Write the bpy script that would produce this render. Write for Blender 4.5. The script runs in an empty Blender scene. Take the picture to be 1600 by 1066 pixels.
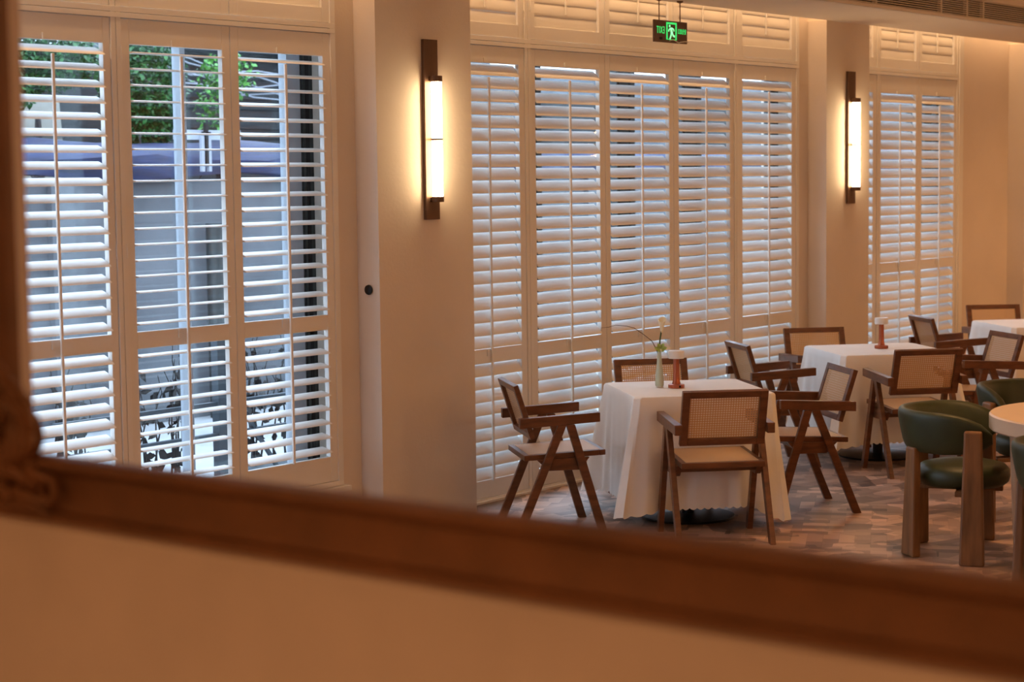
import bpy, bmesh, math, random
from mathutils import Vector, Matrix
random.seed(11)
C = bpy.context.scene.collection
S = bpy.context.scene
PI = math.pi
R = math.radians

# ------------------------------------------------------------------ camera
cam_d = bpy.data.cameras.new('camera')
cam = bpy.data.objects.new('camera', cam_d); C.objects.link(cam); S.camera = cam
H = 1.95
yaw, pitch, roll = R(51.7), R(-4.95), R(-0.7)
F = Vector((math.sin(yaw)*math.cos(pitch), math.cos(yaw)*math.cos(pitch), math.sin(pitch)))
R0 = F.cross(Vector((0, 0, 1))).normalized(); U0 = R0.cross(F)
RR = R0*math.cos(roll)+U0*math.sin(roll); UU = -R0*math.sin(roll)+U0*math.cos(roll)
M = Matrix((RR, UU, -F)).transposed().to_4x4(); M.translation = Vector((0, 0, H))
cam.matrix_world = M
cam_d.sensor_width = 36.0
cam_d.lens = 2950.0/1600*36.0
cam_d.clip_start = .05; cam_d.clip_end = 200
cam_d.dof.use_dof = True; cam_d.dof.focus_distance = 10.6; cam_d.dof.aperture_fstop = 2.8

# ------------------------------------------------------------------ world, exposure
w = bpy.data.worlds.new('overcast_sky'); S.world = w; w.use_nodes = True
bg = w.node_tree.nodes['Background']
bg.inputs[0].default_value = (.64, .79, 1.0, 1); bg.inputs[1].default_value = 6.2
S.view_settings.view_transform = 'Standard'; S.view_settings.look = 'None'
S.view_settings.gamma = 1; S.view_settings.use_curve_mapping = False
S.view_settings.exposure = 0.0
S.cycles.use_denoising = True
S.cycles.max_bounces = 10; S.cycles.diffuse_bounces = 5; S.cycles.transparent_max_bounces = 24
S.cycles.transmission_bounces = 6; S.cycles.glossy_bounces = 4
S.cycles.sample_clamp_indirect = 6

WARM = (1.0, .515, .205)
# unseen downlights added to light the dining room and the near wall
ADDED_ROOM_LIGHTS = [(4.2, 4.6, 6), (7.4, 4.9, 3), (10.3, 4.9, 3), (13.2, 4.9, 4), (16.0, 4.9, 24),
               (5.4, 4.0, 150), (8.7, 4.15, 190), (11.6, 4.15, 190), (14.4, 4.15, 170)]
ADDED_PENDANTS = [(3.6, .5, 120), (6.6, .3, 235), (9.6, .3, 250), (15.2, .3, 245), (17.0, 2.5, 100)]   # unseen globe pendants added to light the upright faces warmly, watts
LIGHT_SPOTS = ['over the left window bay', 'over the near pier', 'over the vase table', 'over the far table', 'at the far end wall',
               'by the inner wall, left', 'near the round table', 'above the aisle', 'over the far aisle']
ADDED_NEAR_LIGHTS = [(-1.1, 0.3, 26), (-1.1, 2.2, 26)]  # added lamps that brighten the near wall and carved frame
COVE_W = 3.6          # watts per metre of the strip hidden behind the soffit
SCONCE = 34.0          # emission strength of the sconce tubes

# ------------------------------------------------------------------ materials
def mat(name, col, rough=.6, metal=0, var=.0, scale=8., bump=0., bscale=40., spec=.5, emis=None, estr=0, coat=0, stretch=None):
    m = bpy.data.materials.new(name); m.use_nodes = True
    nt = m.node_tree; b = nt.nodes['Principled BSDF']
    b.inputs['Base Color'].default_value = (*col, 1); b.inputs['Roughness'].default_value = rough
    b.inputs['Metallic'].default_value = metal; b.inputs['Specular IOR Level'].default_value = spec
    if coat: b.inputs['Coat Weight'].default_value = coat
    tc = nt.nodes.new('ShaderNodeTexCoord'); mp = nt.nodes.new('ShaderNodeMapping')
    nt.links.new(tc.outputs['Object'], mp.inputs[0])
    if stretch: mp.inputs['Scale'].default_value = stretch
    if var:
        n = nt.nodes.new('ShaderNodeTexNoise'); n.inputs['Scale'].default_value = scale; n.inputs['Detail'].default_value = 5
        nt.links.new(mp.outputs[0], n.inputs['Vector'])
        r = nt.nodes.new('ShaderNodeValToRGB')
        r.color_ramp.elements[0].position = .3; r.color_ramp.elements[1].position = .7
        r.color_ramp.elements[0].color = (*[c*(1-var) for c in col], 1)
        r.color_ramp.elements[1].color = (*[min(1, c*(1+var)) for c in col], 1)
        nt.links.new(n.outputs['Fac'], r.inputs[0]); nt.links.new(r.outputs[0], b.inputs['Base Color'])
    if bump:
        n2 = nt.nodes.new('ShaderNodeTexNoise'); n2.inputs['Scale'].default_value = bscale; n2.inputs['Detail'].default_value = 6
        nt.links.new(mp.outputs[0], n2.inputs['Vector'])
        bp = nt.nodes.new('ShaderNodeBump'); bp.inputs['Strength'].default_value = bump; bp.inputs['Distance'].default_value = .01
        nt.links.new(n2.outputs['Fac'], bp.inputs['Height']); nt.links.new(bp.outputs[0], b.inputs['Normal'])
    if emis:
        b.inputs['Emission Color'].default_value = (*emis, 1); b.inputs['Emission Strength'].default_value = estr
    return m

M_ = {}
M_['paint'] = mat('shutter_paint', (.78, .76, .72), .42, var=.02, scale=3)
M_['wall'] = mat('wall_plaster', (.70, .62, .54), .85, var=.05, scale=1.6, bump=.12, bscale=55)
M_['ceiling'] = mat('ceiling_plaster', (.76, .70, .63), .85, var=.02, scale=2)
M_['nearwall'] = mat('near_wallpaper', (.66, .58, .56), .9, var=.06, scale=3.5, bump=.15, bscale=30)
M_['wood'] = mat('teak', (.125, .043, .016), .38, var=.38, scale=9, stretch=(1, 1, 4), bump=.05, bscale=60, coat=.15)
M_['frame'] = mat('carved_mahogany', (.165, .068, .028), .5, var=.25, scale=6, bump=.06, bscale=30)
M_['cloth'] = mat('tablecloth_linen', (.84, .825, .79), .8, var=.02, scale=5, bump=.05, bscale=300)
M_['green'] = mat('green_leather', (.024, .034, .010), .5, var=.15, scale=12, bump=.05, bscale=120)
M_['legwood'] = mat('walnut_slab', (.20, .095, .036), .5, var=.3, scale=7, stretch=(4, 4, .6))
M_['bronze'] = mat('brushed_bronze', (.13, .07, .042), .5, metal=.35, var=.12, scale=10)
M_['black'] = mat('black_iron', (.012, .012, .013), .4, metal=.4)
M_['dark'] = mat('grille_black', (.006, .005, .004), .8)
M_['tube'] = mat('lit_tube_glass', (1, .95, .85), .4, emis=(1, .72, .40), estr=SCONCE)
M_['copper'] = mat('copper_lacquer', (.42, .12, .06), .35, metal=.55, var=.06)
M_['frost'] = mat('frosted_glass', (.78, .76, .72), .3)
M_['celadon'] = mat('celadon_ceramic', (.50, .56, .44), .22, var=.05, scale=20)
M_['stem'] = mat('dark_green_stem', (.035, .075, .015), .5)
M_['twig'] = mat('brown_twig', (.07, .035, .02), .7)
M_['petal_white'] = mat('calla_petal', (.85, .80, .60), .5)
M_['petal_green'] = mat('orchid_petal', (.42, .56, .14), .5, var=.2, scale=60)
M_['tabletop'] = mat('pale_table_lacquer', (.60, .46, .32), .4, var=.05, scale=4)
M_['brass'] = mat('brass', (.5, .3, .12), .35, metal=1)
M_['alu'] = mat('window_aluminium', (.05, .055, .055), .5, metal=.3)
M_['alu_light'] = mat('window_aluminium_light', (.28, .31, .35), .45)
M_['gasket'] = mat('rubber_gasket', (.008, .009, .01), .7)
M_['concrete'] = mat('stained_concrete', (.12, .128, .142), .9, var=.35, scale=1.3, bump=.3, bscale=12)
M_['ground'] = mat('courtyard_paving', (.38, .39, .40), .85, var=.15, scale=2.5, bump=.2, bscale=9)
M_['tarp'] = mat('blue_tarpaulin', (.007, .015, .062), .6, var=.45, scale=3, stretch=(1, 3, 8), bump=.4, bscale=6)
M_['shed'] = mat('dark_shed_siding', (.010, .013, .016), .75, var=.4, scale=4, stretch=(1, 1, 9), bump=.4, bscale=8)
M_['cream'] = mat('cream_render', (.32, .30, .26), .8, var=.06)
M_['leaf'] = mat('tree_leaves', (.014, .085, .013), .5, var=.7, scale=30)
M_['leaf2'] = mat('pale_leaves', (.07, .24, .035), .5, var=.5, scale=30)
M_['bark'] = mat('grey_bark', (.06, .05, .05), .9, var=.4, scale=20)
M_['darkstem'] = mat('dried_vine', (.014, .012, .012), .6, var=.3, scale=30)
M_['steel'] = mat('painted_grey_steel', (.06, .075, .09), .45, metal=.3)
M_['white_metal'] = mat('white_painted_metal', (.34, .36, .41), .5)
M_['sign_plate'] = mat('smoked_sign_plate', (.10, .055, .04), .3)
M_['sign_green'] = mat('lit_green_sign', (.05, .7, .2), .5, emis=(.03, .80, .16), estr=.95)
M_['sign_white'] = mat('lit_pale_sign', (.5, .9, .6), .5, emis=(.25, 1.0, .45), estr=1.0)
M_['cable'] = mat('white_cable', (.75, .68, .6), .5)
M_['led'] = mat('cove_led_diffuser', (1, .9, .7), .5, emis=(1, .55, .24), estr=1.0)
M_['globe'] = mat('added_opal_globe', (1, .9, .7), .5, emis=(1, .6, .3), estr=2.0)
M_['lamp_disc'] = mat('added_downlight_lens', (1, .9, .7), .5, emis=(1, .6, .3), estr=4.0)

def glass_mat():
    m = bpy.data.materials.new('window_glass'); m.use_nodes = True; nt = m.node_tree
    nt.nodes.remove(nt.nodes['Principled BSDF']); out = nt.nodes['Material Output']
    t = nt.nodes.new('ShaderNodeBsdfTransparent'); t.inputs[0].default_value = (.92, .95, .96, 1)
    g = nt.nodes.new('ShaderNodeBsdfGlossy'); g.inputs['Roughness'].default_value = .03
    lw = nt.nodes.new('ShaderNodeLayerWeight'); pw = nt.nodes.new('ShaderNodeMath'); pw.operation = 'POWER'; pw.inputs[1].default_value = 5
    nt.links.new(lw.outputs['Facing'], pw.inputs[0])
    fr = nt.nodes.new('ShaderNodeMath'); fr.operation = 'MULTIPLY_ADD'; fr.inputs[1].default_value = .9; fr.inputs[2].default_value = .035
    nt.links.new(pw.outputs[0], fr.inputs[0])
    mx = nt.nodes.new('ShaderNodeMixShader')
    nt.links.new(fr.outputs[0], mx.inputs[0]); nt.links.new(t.outputs[0], mx.inputs[1]); nt.links.new(g.outputs[0], mx.inputs[2])
    nt.links.new(mx.outputs[0], out.inputs[0]); return m
M_['glass'] = glass_mat()

def cane_mat(name, ax, ay, pitch, thr, col, dark=None):
    """woven cane: a regular lattice of small holes through a straw coloured sheet"""
    m = bpy.data.materials.new(name); m.use_nodes = True; nt = m.node_tree
    b = nt.nodes['Principled BSDF']; out = nt.nodes['Material Output']
    b.inputs['Roughness'].default_value = .5
    tc = nt.nodes.new('ShaderNodeTexCoord'); sp = nt.nodes.new('ShaderNodeSeparateXYZ')
    nt.links.new(tc.outputs['Object'], sp.inputs[0])
    def tri(sock):
        k = nt.nodes.new('ShaderNodeMath'); k.operation = 'MULTIPLY'; k.inputs[1].default_value = 2*PI/pitch
        nt.links.new(sp.outputs[sock], k.inputs[0])
        s = nt.nodes.new('ShaderNodeMath'); s.operation = 'SINE'; nt.links.new(k.outputs[0], s.inputs[0]); return s
    a = tri(ax); c = tri(ay)
    mi = nt.nodes.new('ShaderNodeMath'); mi.operation = 'ADD'
    nt.links.new(a.outputs[0], mi.inputs[0]); nt.links.new(c.outputs[0], mi.inputs[1])
    gt = nt.nodes.new('ShaderNodeMath'); gt.operation = 'GREATER_THAN'; gt.inputs[1].default_value = thr
    nt.links.new(mi.outputs[0], gt.inputs[0])
    r = nt.nodes.new('ShaderNodeMapRange'); r.inputs[1].default_value = -2; r.inputs[2].default_value = 2
    nt.links.new(mi.outputs[0], r.inputs[0])
    mxc = nt.nodes.new('ShaderNodeMix'); mxc.data_type = 'RGBA'
    mxc.inputs[6].default_value = (*[v*.75 for v in col], 1); mxc.inputs[7].default_value = (*col, 1)
    nt.links.new(r.outputs[0], mxc.inputs[0]); nt.links.new(mxc.outputs[2], b.inputs['Base Color'])
    t = nt.nodes.new('ShaderNodeBsdfTransparent'); mx = nt.nodes.new('ShaderNodeMixShader')
    nt.links.new(gt.outputs[0], mx.inputs[0]); nt.links.new(b.outputs[0], mx.inputs[1]); nt.links.new(t.outputs[0], mx.inputs[2])
    nt.links.new(mx.outputs[0], out.inputs[0]); return m
M_['cane_back'] = cane_mat('woven_cane_back', 0, 2, .0135, .80, (.74, .46, .23))
M_['cane_seat'] = cane_mat('woven_cane_seat', 0, 1, .011, 1.5, (.78, .52, .28))

def floor_mat():
    m = bpy.data.materials.new('mosaic_parquet'); m.use_nodes = True; nt = m.node_tree
    b = nt.nodes['Principled BSDF']; b.inputs['Roughness'].default_value = .45
    tc = nt.nodes.new('ShaderNodeTexCoord')
    def brick(rot, w_, h_, c1, c2, mort, off=.37):
        mp = nt.nodes.new('ShaderNodeMapping'); mp.inputs['Rotation'].default_value = (0, 0, rot)
        nt.links.new(tc.outputs['Object'], mp.inputs[0])
        k = nt.nodes.new('ShaderNodeTexBrick'); k.inputs['Scale'].default_value = 1
        k.inputs['Brick Width'].default_value = w_; k.inputs['Row Height'].default_value = h_
        k.inputs['Color1'].default_value = (*c1, 1); k.inputs['Color2'].default_value = (*c2, 1)
        k.inputs['Mortar'].default_value = (*mort, 1); k.inputs['Mortar Size'].default_value = .0004
        k.inputs['Bias'].default_value = 0; k.offset = .37
        nt.links.new(mp.outputs[0], k.inputs['Vector']); return k
    A = brick(R(18), .23, .084, (.50, .33, .235), (.17, .105, .078), (.07, .045, .03))
    B = brick(R(-27), .23, .084, (.42, .27, .19), (.15, .095, .072), (.07, .045, .03))
    Cc = brick(R(63), .23, .084, (.55, .36, .26), (.19, .12, .09), (.07, .045, .03))
    def cells(sc, rot):
        mp = nt.nodes.new('ShaderNodeMapping'); mp.inputs['Rotation'].default_value = (0, 0, rot)
        nt.links.new(tc.outputs['Object'], mp.inputs[0])
        v = nt.nodes.new('ShaderNodeTexVoronoi'); v.distance = 'MANHATTAN'; v.inputs['Scale'].default_value = sc
        nt.links.new(mp.outputs[0], v.inputs['Vector'])
        s = nt.nodes.new('ShaderNodeSeparateColor'); nt.links.new(v.outputs['Color'], s.inputs[0]); return s
    v = cells(3.0, R(20))
    g1 = nt.nodes.new('ShaderNodeMath'); g1.operation = 'GREATER_THAN'; g1.inputs[1].default_value = .36; nt.links.new(v.outputs[0], g1.inputs[0])
    g2 = nt.nodes.new('ShaderNodeMath'); g2.operation = 'GREATER_THAN'; g2.inputs[1].default_value = .68; nt.links.new(v.outputs[0], g2.inputs[0])
    m1 = nt.nodes.new('ShaderNodeMix'); m1.data_type = 'RGBA'; m2 = nt.nodes.new('ShaderNodeMix'); m2.data_type = 'RGBA'
    nt.links.new(g1.outputs[0], m1.inputs[0]); nt.links.new(A.outputs[0], m1.inputs[6]); nt.links.new(B.outputs[0], m1.inputs[7])
    nt.links.new(g2.outputs[0], m2.inputs[0]); nt.links.new(m1.outputs[2], m2.inputs[6]); nt.links.new(Cc.outputs[0], m2.inputs[7])
    v2 = cells(5.0, R(50))
    mr = nt.nodes.new('ShaderNodeMapRange'); mr.inputs[3].default_value = .5; mr.inputs[4].default_value = 1.4
    nt.links.new(v2.outputs[1], mr.inputs[0])
    vm = nt.nodes.new('ShaderNodeVectorMath'); vm.operation = 'SCALE'
    nt.links.new(m2.outputs[2], vm.inputs[0]); nt.links.new(mr.outputs[0], vm.inputs['Scale'])
    nt.links.new(vm.outputs[0], b.inputs['Base Color'])
    return m
M_['floor'] = floor_mat()

# ------------------------------------------------------------------ mesh helpers
class MB:
    def __init__(s): s.v = []; s.f = []; s.T = None
    def add(s, vs, fs):
        n = len(s.v)
        s.v += [tuple(s.T @ Vector(p)) if s.T else tuple(p) for p in vs]
        s.f += [tuple(i+n for i in f) for f in fs]; return s
    def box(s, x0, x1, y0, y1, z0, z1):
        vs = [(x, y, z) for z in (z0, z1) for y in (y0, y1) for x in (x0, x1)]
        return s.add(vs, [(0, 2, 3, 1), (4, 5, 7, 6), (0, 1, 5, 4), (2, 6, 7, 3), (0, 4, 6, 2), (1, 3, 7, 5)])
    def beam(s, a, b, wx, wn, up):
        """board from a to b, width wx along the direction given by 'up' made perpendicular, wn the other way"""
        a = Vector(a); b = Vector(b); d = (b-a).normalized(); u = Vector(up); u = (u-d*u.dot(d)).normalized(); n = d.cross(u)
        vs = []
        for p in (a, b):
            for i, j in ((-1, -1), (1, -1), (1, 1), (-1, 1)): vs.append(p+u*i*wx/2+n*j*wn/2)
        return s.add(vs, [(0, 3, 2, 1), (4, 5, 6, 7), (0, 1, 5, 4), (1, 2, 6, 5), (2, 3, 7, 6), (3, 0, 4, 7)])
    def hull8(s, bottom, top):
        vs = list(bottom)+list(top)
        return s.add(vs, [(0, 3, 2, 1), (4, 5, 6, 7), (0, 1, 5, 4), (1, 2, 6, 5), (2, 3, 7, 6), (3, 0, 4, 7)])
    def tube(s, pts, r, n=8, cap=True):
        pts = [Vector(p) for p in pts]
        rs = r if isinstance(r, (list, tuple)) else [r]*len(pts)
        vs = []; ref = Vector((0, 0, 1))
        d0 = (pts[1]-pts[0]).normalized()
        if abs(d0.dot(ref)) > .9: ref = Vector((1, 0, 0))
        u = (ref-d0*ref.dot(d0)).normalized()
        for i, p in enumerate(pts):
            d = (pts[min(i+1, len(pts)-1)]-pts[max(i-1, 0)]).normalized()
            u = (u-d*u.dot(d)).normalized(); q = d.cross(u)
            for k in range(n):
                a = 2*PI*k/n; vs.append(p+(u*math.cos(a)+q*math.sin(a))*rs[i])
        fs = [(i*n+k, i*n+(k+1) % n, (i+1)*n+(k+1) % n, (i+1)*n+k) for i in range(len(pts)-1) for k in range(n)]
        if cap: fs += [tuple(range(n-1, -1, -1)), tuple((len(pts)-1)*n+k for k in range(n))]
        return s.add(vs, fs)
    def lathe(s, prof, n=32, c=(0, 0, 0)):
        vs = [(c[0]+r*math.cos(2*PI*k/n), c[1]+r*math.sin(2*PI*k/n), c[2]+z) for r, z in prof for k in range(n)]
        fs = [(i*n+k, i*n+(k+1) % n, (i+1)*n+(k+1) % n, (i+1)*n+k) for i in range(len(prof)-1) for k in range(n)]
        fs += [tuple(range(n-1, -1, -1)), tuple((len(prof)-1)*n+k for k in range(n))]
        return s.add(vs, fs)
    def prism(s, poly, z0, z1):
        n = len(poly); vs = [(x, y, z0) for x, y in poly]+[(x, y, z1) for x, y in poly]
        return s.add(vs, [tuple(range(n-1, -1, -1)), tuple(range(n, 2*n))]+[(i, (i+1) % n, n+(i+1) % n, n+i) for i in range(n)])
    def build(s, name, m, parent=None, smooth=False, bevel=0, loc=None):
        me = bpy.data.meshes.new(name); me.from_pydata([tuple(p) for p in s.v], [], s.f); me.update()
        bm = bmesh.new(); bm.from_mesh(me); bmesh.ops.recalc_face_normals(bm, faces=bm.faces); bm.to_mesh(me); bm.free()
        me.materials.append(m)
        if smooth:
            me.polygons.foreach_set('use_smooth', [True]*len(me.polygons))
            try: me.set_sharp_from_angle(angle=R(42))
            except Exception: pass
        o = bpy.data.objects.new(name, me); C.objects.link(o)
        if bevel:
            md = o.modifiers.new('bevel', 'BEVEL'); md.width = bevel; md.segments = 2; md.limit_method = 'ANGLE'; md.angle_limit = R(40)
        if parent: o.parent = parent
        if loc: o.location = loc
        return o

def tag(o, label=None, cat=None, group=None, kind=None):
    if label: o['label'] = label
    if cat: o['category'] = cat
    if group: o['group'] = group
    if kind: o['kind'] = kind
    return o
def thing(name, label, cat, loc=(0, 0, 0), rz=0, group=None, kind=None):
    o = bpy.data.objects.new(name, None); C.objects.link(o); o.empty_display_size = .1
    o.location = loc; o.rotation_euler = (0, 0, rz); return tag(o, label, cat, group, kind)
def struct(mb, name, m, label, cat, **k):
    return tag(mb.build(name, m, **k), label, cat, None, 'structure')
def copy_tree(o, parent=None):
    c = o.copy(); C.objects.link(c)
    if parent: c.parent = parent
    for ch in list(o.children): copy_tree(ch, c)
    return c

# ------------------------------------------------------------------ room shell
WY = 7.10      # shutter face plane
WW = 7.115     # plaster face of the window wall
PIER = 6.955   # front of the piers
CEIL = 3.45
WT = 7.42      # outer face of the window wall
OPEN = [(4.30, 7.476, .28), (8.40, 12.472, 0.0), (12.98, 15.225, .28)]   # x0, x1, sill height
wm = MB()
xs = 2.03
for x0, x1, s in OPEN:
    wm.box(xs, x0, WW, WT, 0, CEIL)
    if s: wm.box(x0, x1, WW, WT, 0, s)
    wm.box(x0, x1, WW, WT, 3.36, CEIL); xs = x1
wm.box(xs, 18.2, WW, WT, 0, CEIL)
struct(wm, 'wall_back', M_['wall'], 'long warm plaster wall holding the three shuttered windows', 'wall')
struct(MB().box(2.03, 18.2, -2.2, WT, -.12, 0).box(-3.2, 2.03, -2.2, 3.5, -.12, 0), 'floor', M_['floor'], 'brown and grey mosaic parquet floor of angled wooden pieces', 'floor')
struct(MB().box(2.03, 18.2, -2.2, WT, CEIL, CEIL+.12).box(-3.2, 2.03, -2.2, 3.5, CEIL, CEIL+.12), 'ceiling', M_['ceiling'], 'pale main ceiling above the dining room', 'ceiling')
struct(MB().box(18.0, 18.2, -2.0, WW, 0, CEIL), 'wall_right', M_['wall'], 'far end wall of the dining room', 'wall')
struct(MB().box(-3.2, 18.2, -2.2, -2.0, 0, CEIL), 'wall_front', M_['wall'], 'wall facing the windows', 'wall')
struct(MB().box(-3.2, -3.0, -2.0, 3.3, 0, CEIL), 'wall_left', M_['wall'], 'wall behind the viewer', 'wall')
struct(MB().box(-3.2, 2.03, 3.3, 3.5, 0, CEIL), 'wall_back_near', M_['wall'], 'back wall on the near side of the framed opening', 'wall')
# wall carrying the big carved frame
FX0, FY0, FY1, FZ0, FZ1 = 2.03, -.55, 2.69, 1.487, 2.95
HO = .10   # the wall opening is wider than the frame's sight edge
nm = MB()
DY0, DY1, DZ = 6.15, 6.95, 2.50      # unseen door added in the same wall to let daylight reach the near pier
nm.box(2.03, 2.13, -2.0, DY0, 0, FZ0-HO); nm.box(2.03, 2.13, -2.0, DY0, FZ1+HO, CEIL); nm.box(2.03, 2.13, DY0, WW, DZ, CEIL); nm.box(2.03, 2.13, DY1, WT, 0, DZ)
nm.box(2.03, 2.13, FY1+HO, DY0, FZ0-HO, FZ1+HO); nm.box(2.03, 2.13, -2.0, FY0-HO, FZ0-HO, FZ1+HO)
struct(nm, 'wall_near', M_['nearwall'], 'blurred beige textured wall below the brown carved frame', 'wall')
dr = thing('added_door_1', 'glazed door added out of view to let daylight in', 'door', (2.08, DY0, 0), 0, None, 'structure')
for k in range(1):
    a, b = 0, .8
    MB().box(-.025, .025, a, a+.06, 0, DZ).box(-.025, .025, b-.06, b, 0, DZ).box(-.025, .025, a+.06, b-.06, 0, .12).box(-.025, .025, a+.06, b-.06, DZ-.08, DZ).build('added_door_leaf', M_['alu'], dr)
    MB().box(-.003, .003, a+.06, b-.06, .12, DZ-.08).build('pane', M_['glass'], dr)
# piers between the windows
for nme, x0, x1, lab in (('wall_pier_left', 7.645, 8.455, 'broad plaster pier with grey-lit side, carrying the nearer sconce'),
                         ('wall_pier_middle', 12.64, 13.318, 'narrow plaster pier carrying the farther wall sconce'),
                         ('wall_pier_right', 16.30, 17.9, 'plaster pier at the far right edge past the last window')):
    struct(MB().box(x0, x1, PIER, WW, 0, 3.09), nme, M_['wall'], lab, 'pier')
# soffit: the underside at 3.09, a gap along the wall for the cove light, the grille face towards the room
SY = 6.19
struct(MB().box(2.13, 18.0, SY, PIER, 3.09, 3.11).box(2.13, 18.0, SY, SY+.03, 3.255, CEIL).box(2.13, 18.0, PIER-.02, PIER, 3.11, 3.16)
       .box(2.13, 10.9, SY, SY+.03, 3.105, 3.255).box(2.13, 18.0, SY-.012, SY+.012, 3.09, 3.106),
       'ceiling_soffit', M_['ceiling'], 'dropped plaster soffit running along the top of the windows', 'ceiling')
for i, (x0, x1) in enumerate(((2.2, 7.6), (7.7, 12.6), (12.7, 17.9))):
    l = bpy.data.lights.new('cove_strip', 'AREA'); l.shape = 'RECTANGLE'; l.size = x1-x0; l.size_y = .03
    l.color = (1, .60, .30); l.energy = COVE_W*(x1-x0)
    o = bpy.data.objects.new('cove_strip', l); C.objects.link(o); o.location = ((x0+x1)/2, 7.0, 3.40)   # shines down the wall
struct(MB().box(2.2, 17.9, 6.985, 7.015, 3.41, 3.435), 'trim_1', M_['led'], 'narrow cove light strip hidden above the soffit edge', 'light strip')
def added_downlight(x, y, wt, lab, i):
    t = thing('added_ceiling_light', lab, 'ceiling light', (x, y, CEIL), 0, 'added ceiling downlights')
    prof = [(.055, -.004), (.075, -.004), (.075, 0), (.055, 0)]
    MB().lathe([(.056, -.006), (.078, -.006), (.078, 0)], 24).build('trim_ring', M_['white_metal'], t)
    MB().lathe([(.05, -.008), (.05, -.006)], 24).build('lens', M_['lamp_disc'], t)
    l = bpy.data.lights.new('added_downlight', 'SPOT'); l.color = WARM; l.energy = wt*(10 if wt < 50 else 1); l.spot_size = R(150 if wt < 50 else 58); l.spot_blend = .9; l.shadow_soft_size = .09
    o = bpy.data.objects.new('added_downlight', l); C.objects.link(o); o.parent = t; o.location = (0, 0, -.02)
for i, (x, y, e) in enumerate(ADDED_ROOM_LIGHTS): added_downlight(x, y, e, 'unseen ceiling light added '+LIGHT_SPOTS[i], i)
def pendant(x, y, wt, lab):
    t = thing('added_globe_pendant', lab, 'pendant lamp', (x, y, 2.30), 0, 'globe pendants added for fill')
    MB().tube([(0, 0, .16), (0, 0, CEIL-2.30)], .004, 8).build('cord', M_['black'], t)
    MB().lathe([(.03, .14), (.035, .145), (.03, .175)], 20).build('cap', M_['bronze'], t)
    MB().lathe([(.15*math.sin(PI*k/14)+.0005, -.15*math.cos(PI*k/14)) for k in range(15)], 28).build('globe', M_['globe'], t, smooth=True)
    l = bpy.data.lights.new('added_pendant_bulb', 'POINT'); l.color = WARM; l.energy = wt; l.shadow_soft_size = .17
    o = bpy.data.objects.new('added_pendant_bulb', l); C.objects.link(o); o.parent = t; o.location = (0, 0, 0)
for i, (x, y, e) in enumerate(ADDED_PENDANTS): pendant(x, y, e, ('first', 'second', 'third', 'fourth', 'last')[i]+' globe pendant added out of view for warm fill')
for i, (x, y, e) in enumerate(ADDED_NEAR_LIGHTS): added_downlight(x, y, e, 'unseen ceiling light added before the carved frame, '+('right', 'left')[i]+' one', i)

# ------------------------------------------------------------------ shutters
def louvre_mesh(mb, x0, x1, zc, tilt, wd=.089, th=.0105, yc=WY+.022):
    n = 12; ct, st = math.cos(tilt), math.sin(tilt); vs = []
    for x in (x0, x1):
        for k in range(n):
            a = 2*PI*k/n; u = math.cos(a)*wd/2; v = math.sin(a)*th/2
            vs.append((x, yc+u*ct-v*st, zc+u*st+v*ct))
    fs = [(k, (k+1) % n, n+(k+1) % n, n+k) for k in range(n)]+[tuple(range(n-1, -1, -1)), tuple(range(n, 2*n))]
    mb.add(vs, fs)
def shutter(x0, x1, ox0, ox1, secs, zb, zt, tilts, label, hinge=0, rod=True, group=None, rodz=None):
    """secs: list of (z_low, z_high) louvre openings from top to bottom; the origin is the panel's lower left corner"""
    t = thing('shutter_panel', label, 'shutter', (x0, WY, zb), 0, group)
    dx, dz = x0, zb
    f = MB(); y0, y1 = WY, WY+.032
    def bx(a, b, c, d): f.box(a-dx, b-dx, y0-WY, y1-WY, c-dz, d-dz)
    bx(x0+.0015, ox0, zb, zt); bx(ox1, x1-.0015, zb, zt)
    zs = [zt]+[v for s in secs for v in (s[1], s[0])]+[zb]
    for i in range(0, len(zs), 2): bx(ox0, ox1, zs[i+1], zs[i])
    f.build('frame', M_['paint'], t, bevel=.002)
    for (lo, hi), tl in zip(secs, tilts):
        n = round((hi-lo)/.0768); p = (hi-lo)/n; m = MB()
        for i in range(n):
            tt = R(tl+random.uniform(-1.2, 1.2))
            louvre_mesh(m, ox0+.002, ox1-.002, hi-p*(i+.5), tt)
        m.v = [(a-dx, b-WY, c-dz) for a, b, c in m.v]
        m.build('louvres', M_['paint'], t, smooth=True)
    if rod:
        tl = R(sum(tilts)/len(tilts)); xc = (ox0+ox1)/2
        yr = .022-.0445*math.cos(tl)-.007
        top = secs[0][1]-.045-.0445*math.sin(tl); bot = secs[-1][0]+.005-.02*math.sin(tl)
        if rodz: top, bot = rodz
        MB().box(xc-dx-.0075, xc-dx+.0075, yr-.006, yr+.006, bot-dz, top-dz).build('tilt_rod', M_['paint'], t, bevel=.003)
    if hinge:
        hx = x0 if hinge < 0 else x1
        for hz in (zt-.16, (zt+zb)/2+.1, zb+.2):
            MB().tube([(hx-dx, -.004, hz-dz-.035), (hx-dx, -.004, hz-dz+.035)], .005, 8).build('hinge', M_['paint'], t)
    # small magnetic catch on the top and middle rails
    if len(secs) > 1:
        xc = (ox0+ox1)/2-.035
        MB().box(xc-dx-.006, xc-dx+.006, -.008, 0, secs[0][0]-dz-.045, secs[0][0]-dz-.005).build('catch', M_['paint'], t, bevel=.001)
        MB().box(xc-dx-.004, xc-dx+.004, -.008, 0, secs[0][1]-dz+.003, secs[0][1]-dz+.03).build('catch', M_['paint'], t, bevel=.001)
    return t

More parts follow.
